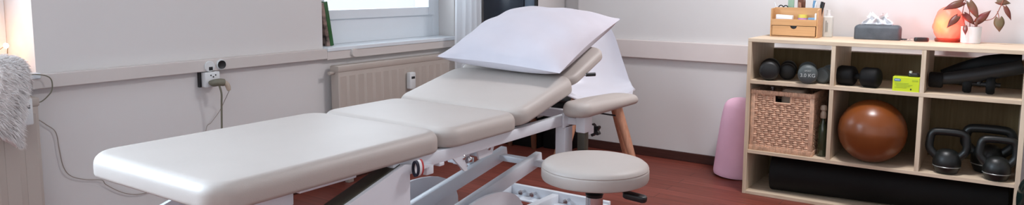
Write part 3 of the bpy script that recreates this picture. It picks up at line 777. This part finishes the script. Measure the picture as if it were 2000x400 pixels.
# wicker basket -----------------------------------------------------
def basket(x0, x1, y0, y1, z0, z1):
    t = empty('wicker_basket', ((x0+x1)/2, (y0+y1)/2, z0), 'woven wicker basket with a cut out handle at left of the shelf', 'basket')
    # handle hole in the front (-X) face
    hy0, hy1, hz0, hz1 = .957, 1.036, z1-.062, z1-.028
    nz = 25; zz = [z0+.030+(z1-.026-z0-.030)*k/(nz-1) for k in range(nz)]
    g = BM()
    def face(pa, pb, nrm, n_st, hole=None, ph0=0):
        pa, pb, nrm = Vector(pa), Vector(pb), Vector(nrm); L = (pb-pa).length; dirv = (pb-pa)/L
        for k, z in enumerate(zz):
            segs = [(0, L)]
            if hole and hz0-.008 < z < hz1+.006: segs = [(0, hole[0]-.008), (hole[1]+.008, L)]
            for s0, s1 in segs:
                n = max(4, int((s1-s0)/L*n_st*4)); pts = []
                for q in range(n+1):
                    s = s0+(s1-s0)*q/n
                    off = .0036*math.sin(PI*(s/L*n_st)+PI*((k//2) % 2))
                    pts.append(pa+dirv*s+nrm*off+Vector((0, 0, z)))
                tube(g, pts, .0056, 6, flat=(.8, 1))
    e = .018
    face((x0+.006, y1-e, 0), (x0+.006, y0+e, 0), (-1, 0, 0), 15, (y1-e-hy1, y1-e-hy0))
    face((x1-.006, y0+e, 0), (x1-.006, y1-e, 0), (1, 0, 0), 15)
    face((x0+e, y0+.006, 0), (x1-e, y0+.006, 0), (0, -1, 0), 15)
    face((x1-e, y1-.006, 0), (x0+e, y1-.006, 0), (0, 1, 0), 15)
    obj('weave', g, 'wicker', t)
    g = BM()
    for k in range(15):
        s = (k+.5)/15
        y = y1-.018+(y0-y1+.036)*s
        top = hz0-.004 if hy0-.01 < y < hy1+.01 else z1-.012
        tube(g, [(x0+.006, y, z0+.012), (x0+.006, y, top)], .0042, 6); tube(g, [(x1-.006, y, z0+.012), (x1-.006, y, z1-.012)], .0042, 6)
        x = x0+.018+(x1-x0-.036)*s
        for yy in (y0+.006, y1-.006): tube(g, [(x, yy, z0+.012), (x, yy, z1-.012)], .0042, 6)
    obj('stakes', g, 'wicker', t)
    for x in (x0+.009, x1-.009):
        for y in (y0+.010, y1-.010): obj('corner_post', box(BM(), x-.009, x+.009, y-.012, y+.012, z0+.006, z1-.006, .004), 'wicker', t)
    def band(zc, hgt):
        g = BM()
        for (pa, pb) in (((x0+.004, y1), (x0+.004, y0)), ((x0, y0+.004), (x1, y0+.004)), ((x1-.004, y0), (x1-.004, y1)), ((x1, y1-.004), (x0, y1-.004))):
            pa, pb = Vector((*pa, zc)), Vector((*pb, zc)); n = 46
            for k in range(n):                      # wrapped cane
                a = pa.lerp(pb, (k+.05)/n); b_ = pa.lerp(pb, (k+.95)/n); d_ = (b_-a)
                s_ = d_.cross(Vector((0, 0, 1))).normalized()
                bar(g, a, b_, .017, hgt, .0022)
        return g
    obj('rim', band(z1-.012, .024), 'wicker', t); obj('bottom_band', band(z0+.013, .026), 'wicker', t)
    g = BM()
    tube(g, [(x0+.004, hy0-.004, hz0), (x0+.004, hy0-.004, hz1+.006)], .006, 8); tube(g, [(x0+.004, hy1+.004, hz0), (x0+.004, hy1+.004, hz1+.006)], .006, 8)
    tube(g, [(x0+.004, hy0-.006, hz0-.003), (x0+.004, hy1+.006, hz0-.003)], .006, 8)
    obj('handle_opening', g, 'wicker', t)
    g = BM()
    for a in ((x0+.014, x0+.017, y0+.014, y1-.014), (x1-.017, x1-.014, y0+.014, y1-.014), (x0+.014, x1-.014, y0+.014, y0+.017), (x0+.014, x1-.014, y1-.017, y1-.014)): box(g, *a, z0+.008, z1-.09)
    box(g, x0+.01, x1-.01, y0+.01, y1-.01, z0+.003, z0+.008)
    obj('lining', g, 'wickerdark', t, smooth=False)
    return t
basket(4.012, 4.36, .836, 1.163, ZS2, .586)
g = BM(); slab(g, 4.06, 4.20, .90, 1.02, .42, .595, .03, .02, .01, .002)
tag(obj('beige_pouch', g, 'beige'), 'beige pouch inside the wicker basket showing above its rim', 'pouch')
g = BM()
lathe(g, [(0, .27), (.030, .27), (.030, .54), (.012, .555), (.012, .575), (0, .575)], 4.10, 1.075, 0, 20)
t = tag(obj('dark_flask', g, 'black'), 'dark flask with silver rings standing in the wicker basket', 'flask')
g = BM(); lathe(g, [(.0125, .577), (.0145, .578), (.0145, .582), (.0125, .583)], 4.10, 1.075, 0, 20); lathe(g, [(.0125, .587), (.0145, .588), (.0145, .592), (.0125, .593)], 4.10, 1.075, 0, 20); lathe(g, [(.011, .575), (.011, .598), (0, .60)], 4.10, 1.075, 0, 16)
par(obj('silver_ring', g, 'chrome'), t)
# green glass bottle ------------------------------------------------
t = empty('glass_bottle', (4.07, .797, ZS2), 'green glass bottle with a beige pump between basket and divider', 'bottle')
g = BM(); lathe(g, [(0, .001), (.021, .001), (.024, .006), (.024, .135), (.021, .158), (.013, .180), (.0105, .20), (.0105, .215), (0, .215)], 4.07, .797, ZS2, 28); obj('body', g, 'bottleglass', t)
g = BM(); lathe(g, [(.013, .205), (.015, .208), (.015, .232), (.012, .236), (.010, .245), (.016, .250), (.017, .262), (.013, .274), (0, .278)], 4.07, .797, ZS2, 22); obj('pump_cap', g, 'beige', t)
# exercise ball -----------------------------------------------------
g = BM(); rb_ = .162; pr = []
for k in range(37):
    a = -PI/2+PI*k/36; gr = .0012*(1 if abs(math.sin(a*9)) > .97 else 0)
    pr.append((max(0, (rb_-gr)*math.cos(a)) if 0 < k < 36 else 0, rb_+rb_*math.sin(a)))
lathe(g, pr, 4.085, .562, ZS2, 56)
t = tag(obj('exercise_ball', g, 'orange'), 'shiny orange brown exercise ball in the middle of the shelf', 'ball')
# kettlebells -------------------------------------------------------
def kettlebell(loc, rz, s, label, wf=1.0, hf=1.0):
    t = empty('kettlebell', loc, label, 'kettlebell', 'kettlebells in the lower right compartment', rz)
    pr = [(0, 0), (.040, 0), (.048, .004), (.057, .024), (.0610, .036)]
    up = [(.0625, .042), (.064, .055), (.0625, .075), (.056, .095), (.044, .112), (.028, .122), (0, .126)]
    g = BM(); lathe(g, [(r*s, z*s) for r, z in pr+up], n=40); obj('bell', g, 'iron', t, world=False)
    g = BM(); lathe(g, [(.0610*s, .0355*s), (.0636*s, .037*s), (.0640*s, .0395*s), (.0622*s, .041*s)], n=40); obj('band', g, 'greyring', t, world=False)
    w = .075*s*wf
    pth = smooth_path([(0, -.050*s, .085*s), (0, -w*.98, .120*s), (0, -w, .165*s*hf), (0, -w*.88, .202*s*hf), (0, -w*.5, .212*s*hf), (0, w*.5, .212*s*hf), (0, w*.88, .202*s*hf), (0, w, .165*s*hf), (0, w*.98, .120*s), (0, .050*s, .085*s)], 5)
    g = BM(); tube(g, pth, .0195*s, 14); obj('handle', g, 'iron', t, world=False)
    return t
kettlebell((4.052, .221, ZS2), R(2), .95, 'kettlebell next to the orange ball, leftmost of the three', 1.08)
kettlebell((4.040, .018, ZS2), R(4), .90, 'kettlebell in front at the shelf side panel, nearest of the three', 1.05)
kettlebell((4.190, .060, ZS2), R(1), 1.10, 'tallest kettlebell with the widest handle, behind the other two', 1.17, .91)
# rolled mat on the bottom board -----------------------------------
t = empty('rolled_mat', (4.175, .515, .018), 'long black rolled mat lying on the bottom board of the shelf', 'mat', rz=R(6))
g = BM(); lathe(g, [(0, -.55), (.096, -.55), (.100, -.545), (.100, .545), (.096, .55), (0, .55)], 0, 0, .100, 40, Matrix.Rotation(R(90), 4, 'X')); obj('roll', g, 'blackmat', t, world=False)
g = BM(); n = 90; tube(g, [((.02+.075*k/n)*math.cos(k/n*2*PI*5), .5505, .100+(.02+.075*k/n)*math.sin(k/n*2*PI*5)) for k in range(n+1)], .0012, 5); obj('spiral_end', g, 'darkgrey', t, world=False)
# ------------------------------------------------------------------ things on the shelf unit
# bamboo organiser
OX, OY0, OY1 = 4.215, .880, 1.134
t = empty('desk_organizer', (4.28, .993, ZT), 'bamboo desk organizer with a drawer and pens on the shelf unit', 'organizer')
g = BM()
for y in (OY0+.004, OY1-.004):
    prism(g, [(OX+.004, ZT+.001), (4.345, ZT+.001), (4.345, 1.030), (4.272, 1.030), (OX+.004, 1.020)] if y < 1 else [(OX+.004, ZT+.001), (4.345, ZT+.001), (4.345, 1.030), (OX+.004, 1.026)], 'y', y-.004, y+.004)
box(g, 4.337, 4.345, OY0+.008, OY1-.008, ZT, 1.030); box(g, 4.272, 4.280, OY0+.008, OY1-.008, ZT, 1.032)
box(g, OX+.004, 4.337, OY0+.008, OY1-.008, ZT, ZT+.006); box(g, OX+.004, 4.272, OY0+.008, OY1-.008, .947, .953); box(g, OX, OX+.008, OY0+.008, OY1-.008, .933, .968)
obj('case', g, 'bamboo', t, smooth=False)
pl = [(OY0+.012, ZT+.009), (OY1-.012, ZT+.009), (OY1-.012, .930)]
mc = (OY0+OY1)/2
pl += [(mc+.018*math.cos(a), .930-.016*math.sin(a)) for a in [PI*k/10 for k in range(11)]] + [(OY0+.012, .930)]
g = BM(); prism(g, pl, 'x', OX-.002, OX+.006); box(g, OX+.006, 4.26, OY0+.014, OY1-.014, ZT+.009, ZT+.014); box(g, OX+.05, OX+.055, OY0+.014, OY1-.014, ZT+.014, .925)
obj('drawer', g, 'bamboo', t, smooth=False)
obj('drawer_recess', box(BM(), OX+.007, OX+.010, mc-.022, mc+.022, ZT+.016, .932), 'black', t, smooth=False)
# contents of the organiser
g = BM(); box(g, 4.228, 4.262, 1.020, 1.108, .955, .988, .002)
for v in g.verts: v.co.z += (v.co.y-1.02)*.05
tag(obj('note_pad', g, 'paper'), 'stack of white note paper in the organizer tray', 'note paper')
g = BM(); lathe(g, [(.016, 0), (.024, 0), (.024, .022), (.016, .022)], 4.246, .968, .9535, 28); t = tag(obj('tape_roll', g, 'pinktape'), 'pink and blue roll of tape in the organizer tray under the yellow roll', 'tape')
g = BM(); lathe(g, [(.016, 0), (.0235, 0), (.0235, .018), (.016, .018)], 4.246, .968, .976, 28); tag(obj('tape_roll', g, 'yellowtape'), 'yellow roll of tape stacked on the pink roll in the organizer', 'tape')
g = BM(); slab(g, 4.230, 4.262, .900, .938, .9535, .978, .006, .004, .002, 0); tag(obj('eraser', g, 'blue'), 'small blue block in the organizer tray right of the tape rolls', 'eraser')
g = BM(); lathe(g, [(0, 0), (.006, 0), (.006, .045), (.004, .05), (0, .05)], 4.232, .896, .9535, 12); tag(obj('white_stick', g, 'paper'), 'short white stick upright at the right end of the organizer tray', 'stick')
def pen(x, y, top, lean, r, mt, name, label, cat='pen', tip=None):
    z0 = ZT+.008
    g = BM(); L = top-z0; q = (x+lean[0], y+lean[1], top)
    a = Vector((x, y, z0)); b_ = Vector(q)
    tube(g, [a, a.lerp(b_, .06), a.lerp(b_, .93), b_], [r*.4, r, r, r*.7], 10)
    o = tag(obj(name, g, mt), label, cat, 'pens in the bamboo organizer')
    if tip:
        g = BM(); tube(g, [a.lerp(b_, .86), b_+(b_-a).normalized()*.002], [r*1.25, r*1.2], 10); par(obj('cap', g, tip), o)
    return o
pen(4.31, 1.085, 1.06, (.0, .055), .0035, 'pottery', 'pen', 'thin white pen leaning far left out of the organizer')
pen(4.31, 1.015, 1.062, (.0, -.01), .0045, 'copper', 'pen', 'copper pen standing right of the pale green card')
pen(4.30, .985, 1.058, (.0, .012), .005, 'black', 'pen', 'black pen standing beside the copper pen', tip='copper')
pen(4.31, .975, 1.075, (.0, .0), .0045, 'brownleg', 'pen', 'brown pencil standing at the middle of the organizer', 'pencil')
pen(4.32, .945, 1.07, (.0, -.02), .006, 'blue', 'pen', 'light blue pen leaning right in the organizer', tip='blue')
pen(4.305, .937, 1.065, (.0, -.024), .005, 'pottery', 'pen', 'white pen leaning right beside the blue pen')
pen(4.32, .915, 1.064, (.0, -.03), .006, 'darkgreen', 'pen', 'dark green marker at the right end of the organizer', tip='black')
pen(4.30, .905, 1.060, (.0, -.034), .005, 'black', 'pen', 'black marker leaning furthest right out of the organizer', tip='black')
g = BM(); box(g, 4.318, 4.328, 1.035, 1.068, ZT+.008, 1.085, .001); tag(obj('green_card', g, 'greencard'), 'pale green card standing in the back of the organizer', 'card')
g = BM(); box(g, 4.330, 4.335, .985, 1.018, ZT+.008, 1.08, .001); tag(obj('dark_notebook', g, 'brownleg'), 'dark brown notebook standing at the back of the organizer', 'notebook')
def ring(c, r, w, n=26):
    g = BM(); tube(g, [(c[0], c[1]+r*math.cos(a), c[2]+r*1.15*math.sin(a)) for a in [2*PI*k/n for k in range(n)]], w, 8, closed=True); return g
t = empty('scissors', (4.30, 1.09, ZT+.008), 'black handled scissors at the left end of the organizer', 'scissors')
g = ring((4.296, 1.100, 1.028), .013, .003); obj('handle', g, 'black', t); g = ring((4.300, 1.075, 1.028), .012, .003); obj('handle', g, 'black', t)
g = BM(); bar(g, (4.297, 1.094, 1.014), (4.297, 1.085, ZT+.01), .002, .008, .0005, up=(0, 1, 0)); bar(g, (4.300, 1.081, 1.014), (4.300, 1.090, ZT+.01), .002, .008, .0005, up=(0, 1, 0)); obj('blade', g, 'chrome', t)
# lotion bottle
t = empty('lotion_bottle', (4.373, .858, ZT), 'frosted white bottle beside the bamboo organizer', 'bottle')
g = BM(); slab(g, 4.352, 4.395, .832, .884, ZT, ZT+.118, .014, .010, .004, 0); obj('body', g, 'clearplastic', t)
g = BM(); lathe(g, [(.012, 0), (.012, .012), (.010, .013), (.010, .034), (0, .035)], 4.373, .858, ZT+.117, 20); obj('cap', g, 'pottery', t)
g = BM()
for k, (a, c) in enumerate(((.862, .868), (.855, .860))): box(g, 4.3505, 4.3522, a, c, ZT+.03, ZT+.092-.01*k)
obj('label_print', g, 'greyring', t, smooth=False)
# tissue box
t = empty('tissue_box', (4.33, .605, ZT), 'charcoal fabric tissue box with a white tissue pulled up', 'tissue box')
mt = Matrix.Translation((4.345, .600, ZT)) @ Matrix.Rotation(R(4), 4, 'Z')
g = BM(); slab(g, -.055, .055, -.113, .113, 0, .078, .020, .022, .006, .001, mt); obj('cover', g, 'tissuebox', t)
g = BM(); slab(g, -.018, .018, -.068, .068, .0775, .0800, .016, .001, .001, 0, mt); obj('slot', g, 'black', t)
def tissue(y0, y1, zt, seed):
    random.seed(seed); g = BM(); n, m = 18, 10; G = []
    for i in range(n+1):
        u = i/n; row = []
        for j in range(m+1):
            v = j/m
            y = (y0+y1)/2+(u-.5)*(y1-y0)*(1.0-.55*v**2)+.010*math.sin(6*v+seed)
            x = 4.343+.016*math.sin(u*9+seed)*(.3+v)+.012*v
            z = ZT+.078+(zt-ZT-.078)*v*(1-.35*abs(math.sin(u*7+seed))*v)
            row.append(g.verts.new((x, y, z)))
        G.append(row)
    for i in range(n):
        for j in range(m): g.faces.new((G[i][j], G[i+1][j], G[i+1][j+1], G[i][j+1]))
    return g
def solid(o, th_):
    md = o.modifiers.new('thickness', 'SOLIDIFY'); md.thickness = th_; return o
ts = tag(obj('tissue', tissue(.592, .672, 1.016, 1.2), 'paper'), 'crumpled white tissue peak at left of the tissue box slot', 'tissue'); solid(ts, .0015)
ts = tag(obj('tissue', tissue(.535, .612, 1.012, 3.9), 'paper'), 'crumpled white tissue peak at right of the tissue box slot', 'tissue'); solid(ts, .0015)
# keys
t = empty('key_bunch', (4.33, .41, ZT), 'bunch of keys with a black fob beside the glowing salt lamp', 'keys')
mt = Matrix.Translation((4.300, .388, ZT)) @ Matrix.Rotation(R(-72), 4, 'Z')
g = BM(); slab(g, -.034, .034, -.015, .015, .001, .022, .012, .006, .004, .001, mt); obj('fob', g, 'black', t)
g = BM(); n = 24; tube(g, [(4.325+.014*math.cos(a), .43+.014*math.sin(a), ZT+.010+.006*math.cos(a)) for a in [2*PI*k/n for k in range(n)]], .0013, 6, closed=True); obj('key_ring', g, 'chrome', t)
for ang, yy in ((20, .44), (62, .45)):
    mt = Matrix.Translation((4.325, yy, ZT+.002)) @ Matrix.Rotation(R(ang+60), 4, 'Z')
    g = BM(); b_ = BM(); prism(b_, rrect(-.011, .011, -.010, .010, .009, 5), 'z', 0, .0022); join(g, b_, mt); b_ = BM(); prism(b_, [(.010, -.004), (.036, -.004), (.039, 0), (.036, .004), (.030, .002), (.026, .004), (.022, .002), (.010, .004)], 'z', 0, .002); join(g, b_, mt)
    obj('key', g, 'chrome', t)
g = BM(); slab(g, 4.345, 4.375, .46, .492, ZT, ZT+.008, .008, .003, .002, 0); tag(obj('small_tag', g, 'black'), 'small black tag lying left of the key bunch', 'tag')
# salt lamp
LX, LY = 4.385, .277
t = empty('salt_lamp', (LX, LY, ZT), 'glowing pink orange salt lamp on a dark wooden base', 'lamp')
g = BM(); lathe(g, [(0, 0), (.052, 0), (.058, .004), (.060, .014), (.054, .018), (0, .018)], LX, LY, ZT, 36); obj('lamp_base', g, 'lampwood', t)
random.seed(5); g = BM(); pr = [(.0, .018), (.046, .018), (.056, .030), (.066, .060), (.069, .085), (.066, .115), (.056, .145), (.040, .168), (.020, .181), (0, .185)]
lathe(g, [(p.x, p.z) for p in smooth_path([(a, 0, z) for a, z in pr], 3)], LX, LY, ZT, 40)
for v in g.verts:
    d_ = Vector((v.co.x-LX, v.co.y-LY, 0))
    k_ = 1+.05*math.sin(5*math.atan2(d_.y, d_.x)+v.co.z*60)+.03*math.sin(11*math.atan2(d_.y, d_.x)-v.co.z*90)
    v.co.x = LX+d_.x*k_; v.co.y = LY+d_.y*k_
obj('salt_crystal', g, 'salt', t)
ld = bpy.data.lights.new('salt_lamp_glow', 'POINT'); ld.energy = 1.8; ld.color = (1, .08, .06); ld.shadow_soft_size = .06
lo = bpy.data.objects.new('salt_lamp_glow', ld); COL.objects.link(lo); lo.parent = t; lo.location = (-.078, .0, .06)
# potted plant
PX, PY = 4.335, .174
t = empty('potted_plant', (PX, PY, ZT), 'potted plant with red brown heart leaves beside the salt lamp', 'plant')
g = BM(); lathe(g, [(0, 0), (.040, 0), (.0435, .004), (.0455, .085), (.0425, .085), (.041, .070), (0, .070)], PX, PY, ZT, 36); obj('pot', g, 'pottery', t)
g = BM(); lathe(g, [(0, .0705), (.0405, .0705), (.0405, .073), (0, .077)], PX, PY, ZT, 24); obj('soil', g, 'wickerdark', t)
def W(px, py, dx=0):       # metres on the plant's own plane, from its pot
    return Vector((PX+dx, PY-(px-1895)/452., ZT+(85-py)/398.))
def leaf(base, tip, width, face=(-1, 0, .2), fold=.25):
    base, tip = Vector(base), Vector(tip); d = tip-base; L = d.length; d.normalize()
    s = d.cross(Vector(face)).normalized(); nn = s.cross(d)
    g = BM(); n = 14; rows = []
    for i in range(n+1):
        u = i/n
        w = width*(max(0, math.sin(PI*min(1, (u*.92+.08))**.75)))*(1-.15*u)
        if i == n: w = 0.0006
        back = -.10*L if False else 0
        row = []
        for k in (-1, -.55, 0, .55, 1):
            off = -.16*L*(abs(k)**1.5)*max(0, 1-u*3.2)
            row.append(g.verts.new(base+d*(u*L+off)+s*(w/2*k)+nn*(-fold*abs(k)*w/2+.10*L*math.sin(PI*u)-.06*L*u*u)))
        rows.append(row)
    for a, b_ in zip(rows, rows[1:]):
        for k in range(4): g.faces.new((a[k], a[k+1], b_[k+1], b_[k]))
    return g
LV = [((1876, 3), (1838, 18), .052, 'leaf', -.045), ((1868, 31), (1849, 54), .048, 'leaf', -.05), ((1880, 27), (1902, 48), .042, 'leaf', -.01),
      ((1884, 50), (1886, 67), .030, 'leaf', -.055), ((1888, 3), (1908, 37), .050, 'leafgreen', 0), ((1905, 42), (1930, 18), .052, 'leaf', .0),
      ((1905, 40), (1903, 62), .018, 'leaf', -.02), ((1946, 33), (1949, 60), .062, 'leafgreen', -.02), ((1956, 11), (1969, 37), .030, 'leaf', 0),
      ((1940, 0), (1966, 4), .045, 'leafgreen', .01), ((1950, -12), (1940, 4), .04, 'leafgreen', .02), ((1902, -8), (1904, -30), .05, 'leafgreen', 0), ((1878, -12), (1862, -30), .05, 'leaf', 0)]
for a, c, w, mt_, dx in LV:
    o = obj('leaf', leaf(W(*a, dx), W(*c, dx*1.4), w*.78), mt_, t); solid(o, .0006)
def stem(pts):
    g = BM(); tube(g, smooth_path([W(*p) for p in pts], 5), .0019, 6); obj('stem', g, 'stem', t)
stem([(1886, 62, 0), (1882, 48, -.005), (1876, 28, -.01), (1879, 3, -.01), (1884, -15, 0)]); stem([(1900, 62, 0), (1906, 42, 0), (1935, 34, 0), (1948, 8, .005), (1953, -8, .01)])
stem([(1893, 62, 0), (1890, 30, .005), (1888, 3, .005), (1902, -10, 0)]); stem([(1882, 48, -.005), (1884, 50, -.04), (1885, 54, -.055)])
stem([(1876, 28, -.01), (1871, 29, -.02), (1868, 31, -.05)]); stem([(1942, 20, .0), (1945, 28, -.01), (1946, 33, -.02)])
stem([(1878, 5, -.01), (1877, 4, -.015), (1876, 3, -.045)])
stem([(1876, 27, -.01), (1878, 26, -.01), (1880, 27, -.01)]); stem([(1948, 8, .005), (1952, 9, .003), (1956, 11, 0)])

# ------------------------------------------------------------------ pink roll beside the shelf and dark vessel in front of it
g = BM(); pr = [(0, 0), (.118, 0), (.131, .006), (.135, .020), (.134, .06), (.124, .30), (.112, .44), (.098, .485), (.07, .51), (.03, .522), (0, .524)]
lathe(g, [(p.x, p.z) for p in smooth_path([(a, 0, z) for a, z in pr], 4)][:], 0, 0, 0, 40)
bmesh.ops.transform(g, matrix=Matrix.Translation((4.34, 1.345, 0)) @ Matrix.Rotation(R(4.0), 4, 'X') @ Matrix.Scale(.91, 4), verts=g.verts)
zm = min(v.co.z for v in g.verts); bmesh.ops.translate(g, vec=(0, 0, -zm), verts=g.verts)
tag(obj('foam_roll', g, 'pink'), 'pink tapered foam roll standing between wall and shelf unit', 'foam roll')
t = empty('floor_vase', (3.76, -.165, 0), 'dark green glossy round vase on the floor at right edge before the shelf', 'vase')
g = BM(); lathe(g, [(p.x, p.z) for p in smooth_path([(0, 0, 0), (.055, 0, 0), (.062, 0, .008), (.082, 0, .10), (.10, 0, .20), (.103, 0, .26), (.092, 0, .315), (.066, 0, .345), (.040, 0, .352)], 4)] + [(.036, .346), (.034, .30), (0, .30)], 3.76, -.165, 0, 44)
obj('body', g, 'glossygreen', t)
g = BM(); lathe(g, [(.034, .346), (.040, .352), (.043, .360), (.040, .364), (.036, .360), (.034, .352)], 3.76, -.165, 0, 36); obj('lip', g, 'glossygreen', t)

# ------------------------------------------------------------------ light, world, camera
t = empty('added_fill_light', (3.5, .55, ZC), 'added unseen fill lamp above the floor in front of the shelf unit', 'fill lamp')  # unseen lamp added to brighten the right wall, shelf top and floor
g = BM(); lathe(g, [(0, -.02), (.24, -.02), (.25, -.012), (.25, 0), (0, 0)], 3.5, .55, ZC, 40); obj('fill_lamp_plate', g, 'pottery', t)
ld = bpy.data.lights.new('fill_lamp', 'AREA'); ld.shape = 'DISK'; ld.size = .46; ld.energy = 34; ld.color = (.98, .97, 1)
lo = bpy.data.objects.new('fill_lamp', ld); COL.objects.link(lo); lo.parent = t; lo.location = (0, 0, -.03)
w = bpy.data.worlds.new('overcast_daylight'); SC.world = w; w.use_nodes = True
bg = w.node_tree.nodes['Background']; bg.inputs['Color'].default_value = (.90, .95, 1.0, 1); bg.inputs['Strength'].default_value = 1.0
def area(name, loc, rot, sx, sy, e, col):
    ld = bpy.data.lights.new(name, 'AREA'); ld.shape = 'RECTANGLE'; ld.size = sx; ld.size_y = sy; ld.energy = e; ld.color = col
    o = bpy.data.objects.new(name, ld); COL.objects.link(o); o.location = loc; o.rotation_euler = rot; return o
area('daylight_right_window', (3.34, YW+.50, 1.6), (R(-90), 0, 0), 1.1, 1.4, 16, (.78, .88, 1))
lw = area('daylight_left_window', (-.28, YW+.62, 1.65), (R(-90), 0, 0), 1.3, 1.3, 190, (.68, .84, 1)); lw.data.spread = R(142)
area('daylight_back_window', (XB-.15, -.05, 1.6), (0, R(-90), 0), 1.45, 4.2, 9, (.92, .95, 1))

cam = bpy.data.cameras.new('camera'); co = bpy.data.objects.new('camera', cam); COL.objects.link(co)
cam.sensor_width = 36; cam.sensor_fit = 'HORIZONTAL'
cam.lens = 1416.32*36/2000
cam.shift_y = (136.807-200)/2000
yaw, pit, rol = R(34.63026), R(6.67538), R(.25049)
f = Vector((math.cos(yaw)*math.cos(pit), math.sin(yaw)*math.cos(pit), -math.sin(pit)))
r_ = Vector((math.sin(yaw), -math.cos(yaw), 0)); u_ = r_.cross(f)
r2 = math.cos(rol)*r_+math.sin(rol)*u_; u2 = -math.sin(rol)*r_+math.cos(rol)*u_
mw = Matrix(((r2.x, u2.x, -f.x, 0), (r2.y, u2.y, -f.y, 0), (r2.z, u2.z, -f.z, 1.15), (0, 0, 0, 1)))
co.matrix_world = mw
cam.clip_start = .02
SC.camera = co
vs = SC.view_settings
SC.display_settings.display_device = 'sRGB'
vs.view_transform = 'Standard'; vs.look = 'None'; vs.exposure = 0.25; vs.gamma = 1.0; vs.use_curve_mapping = False
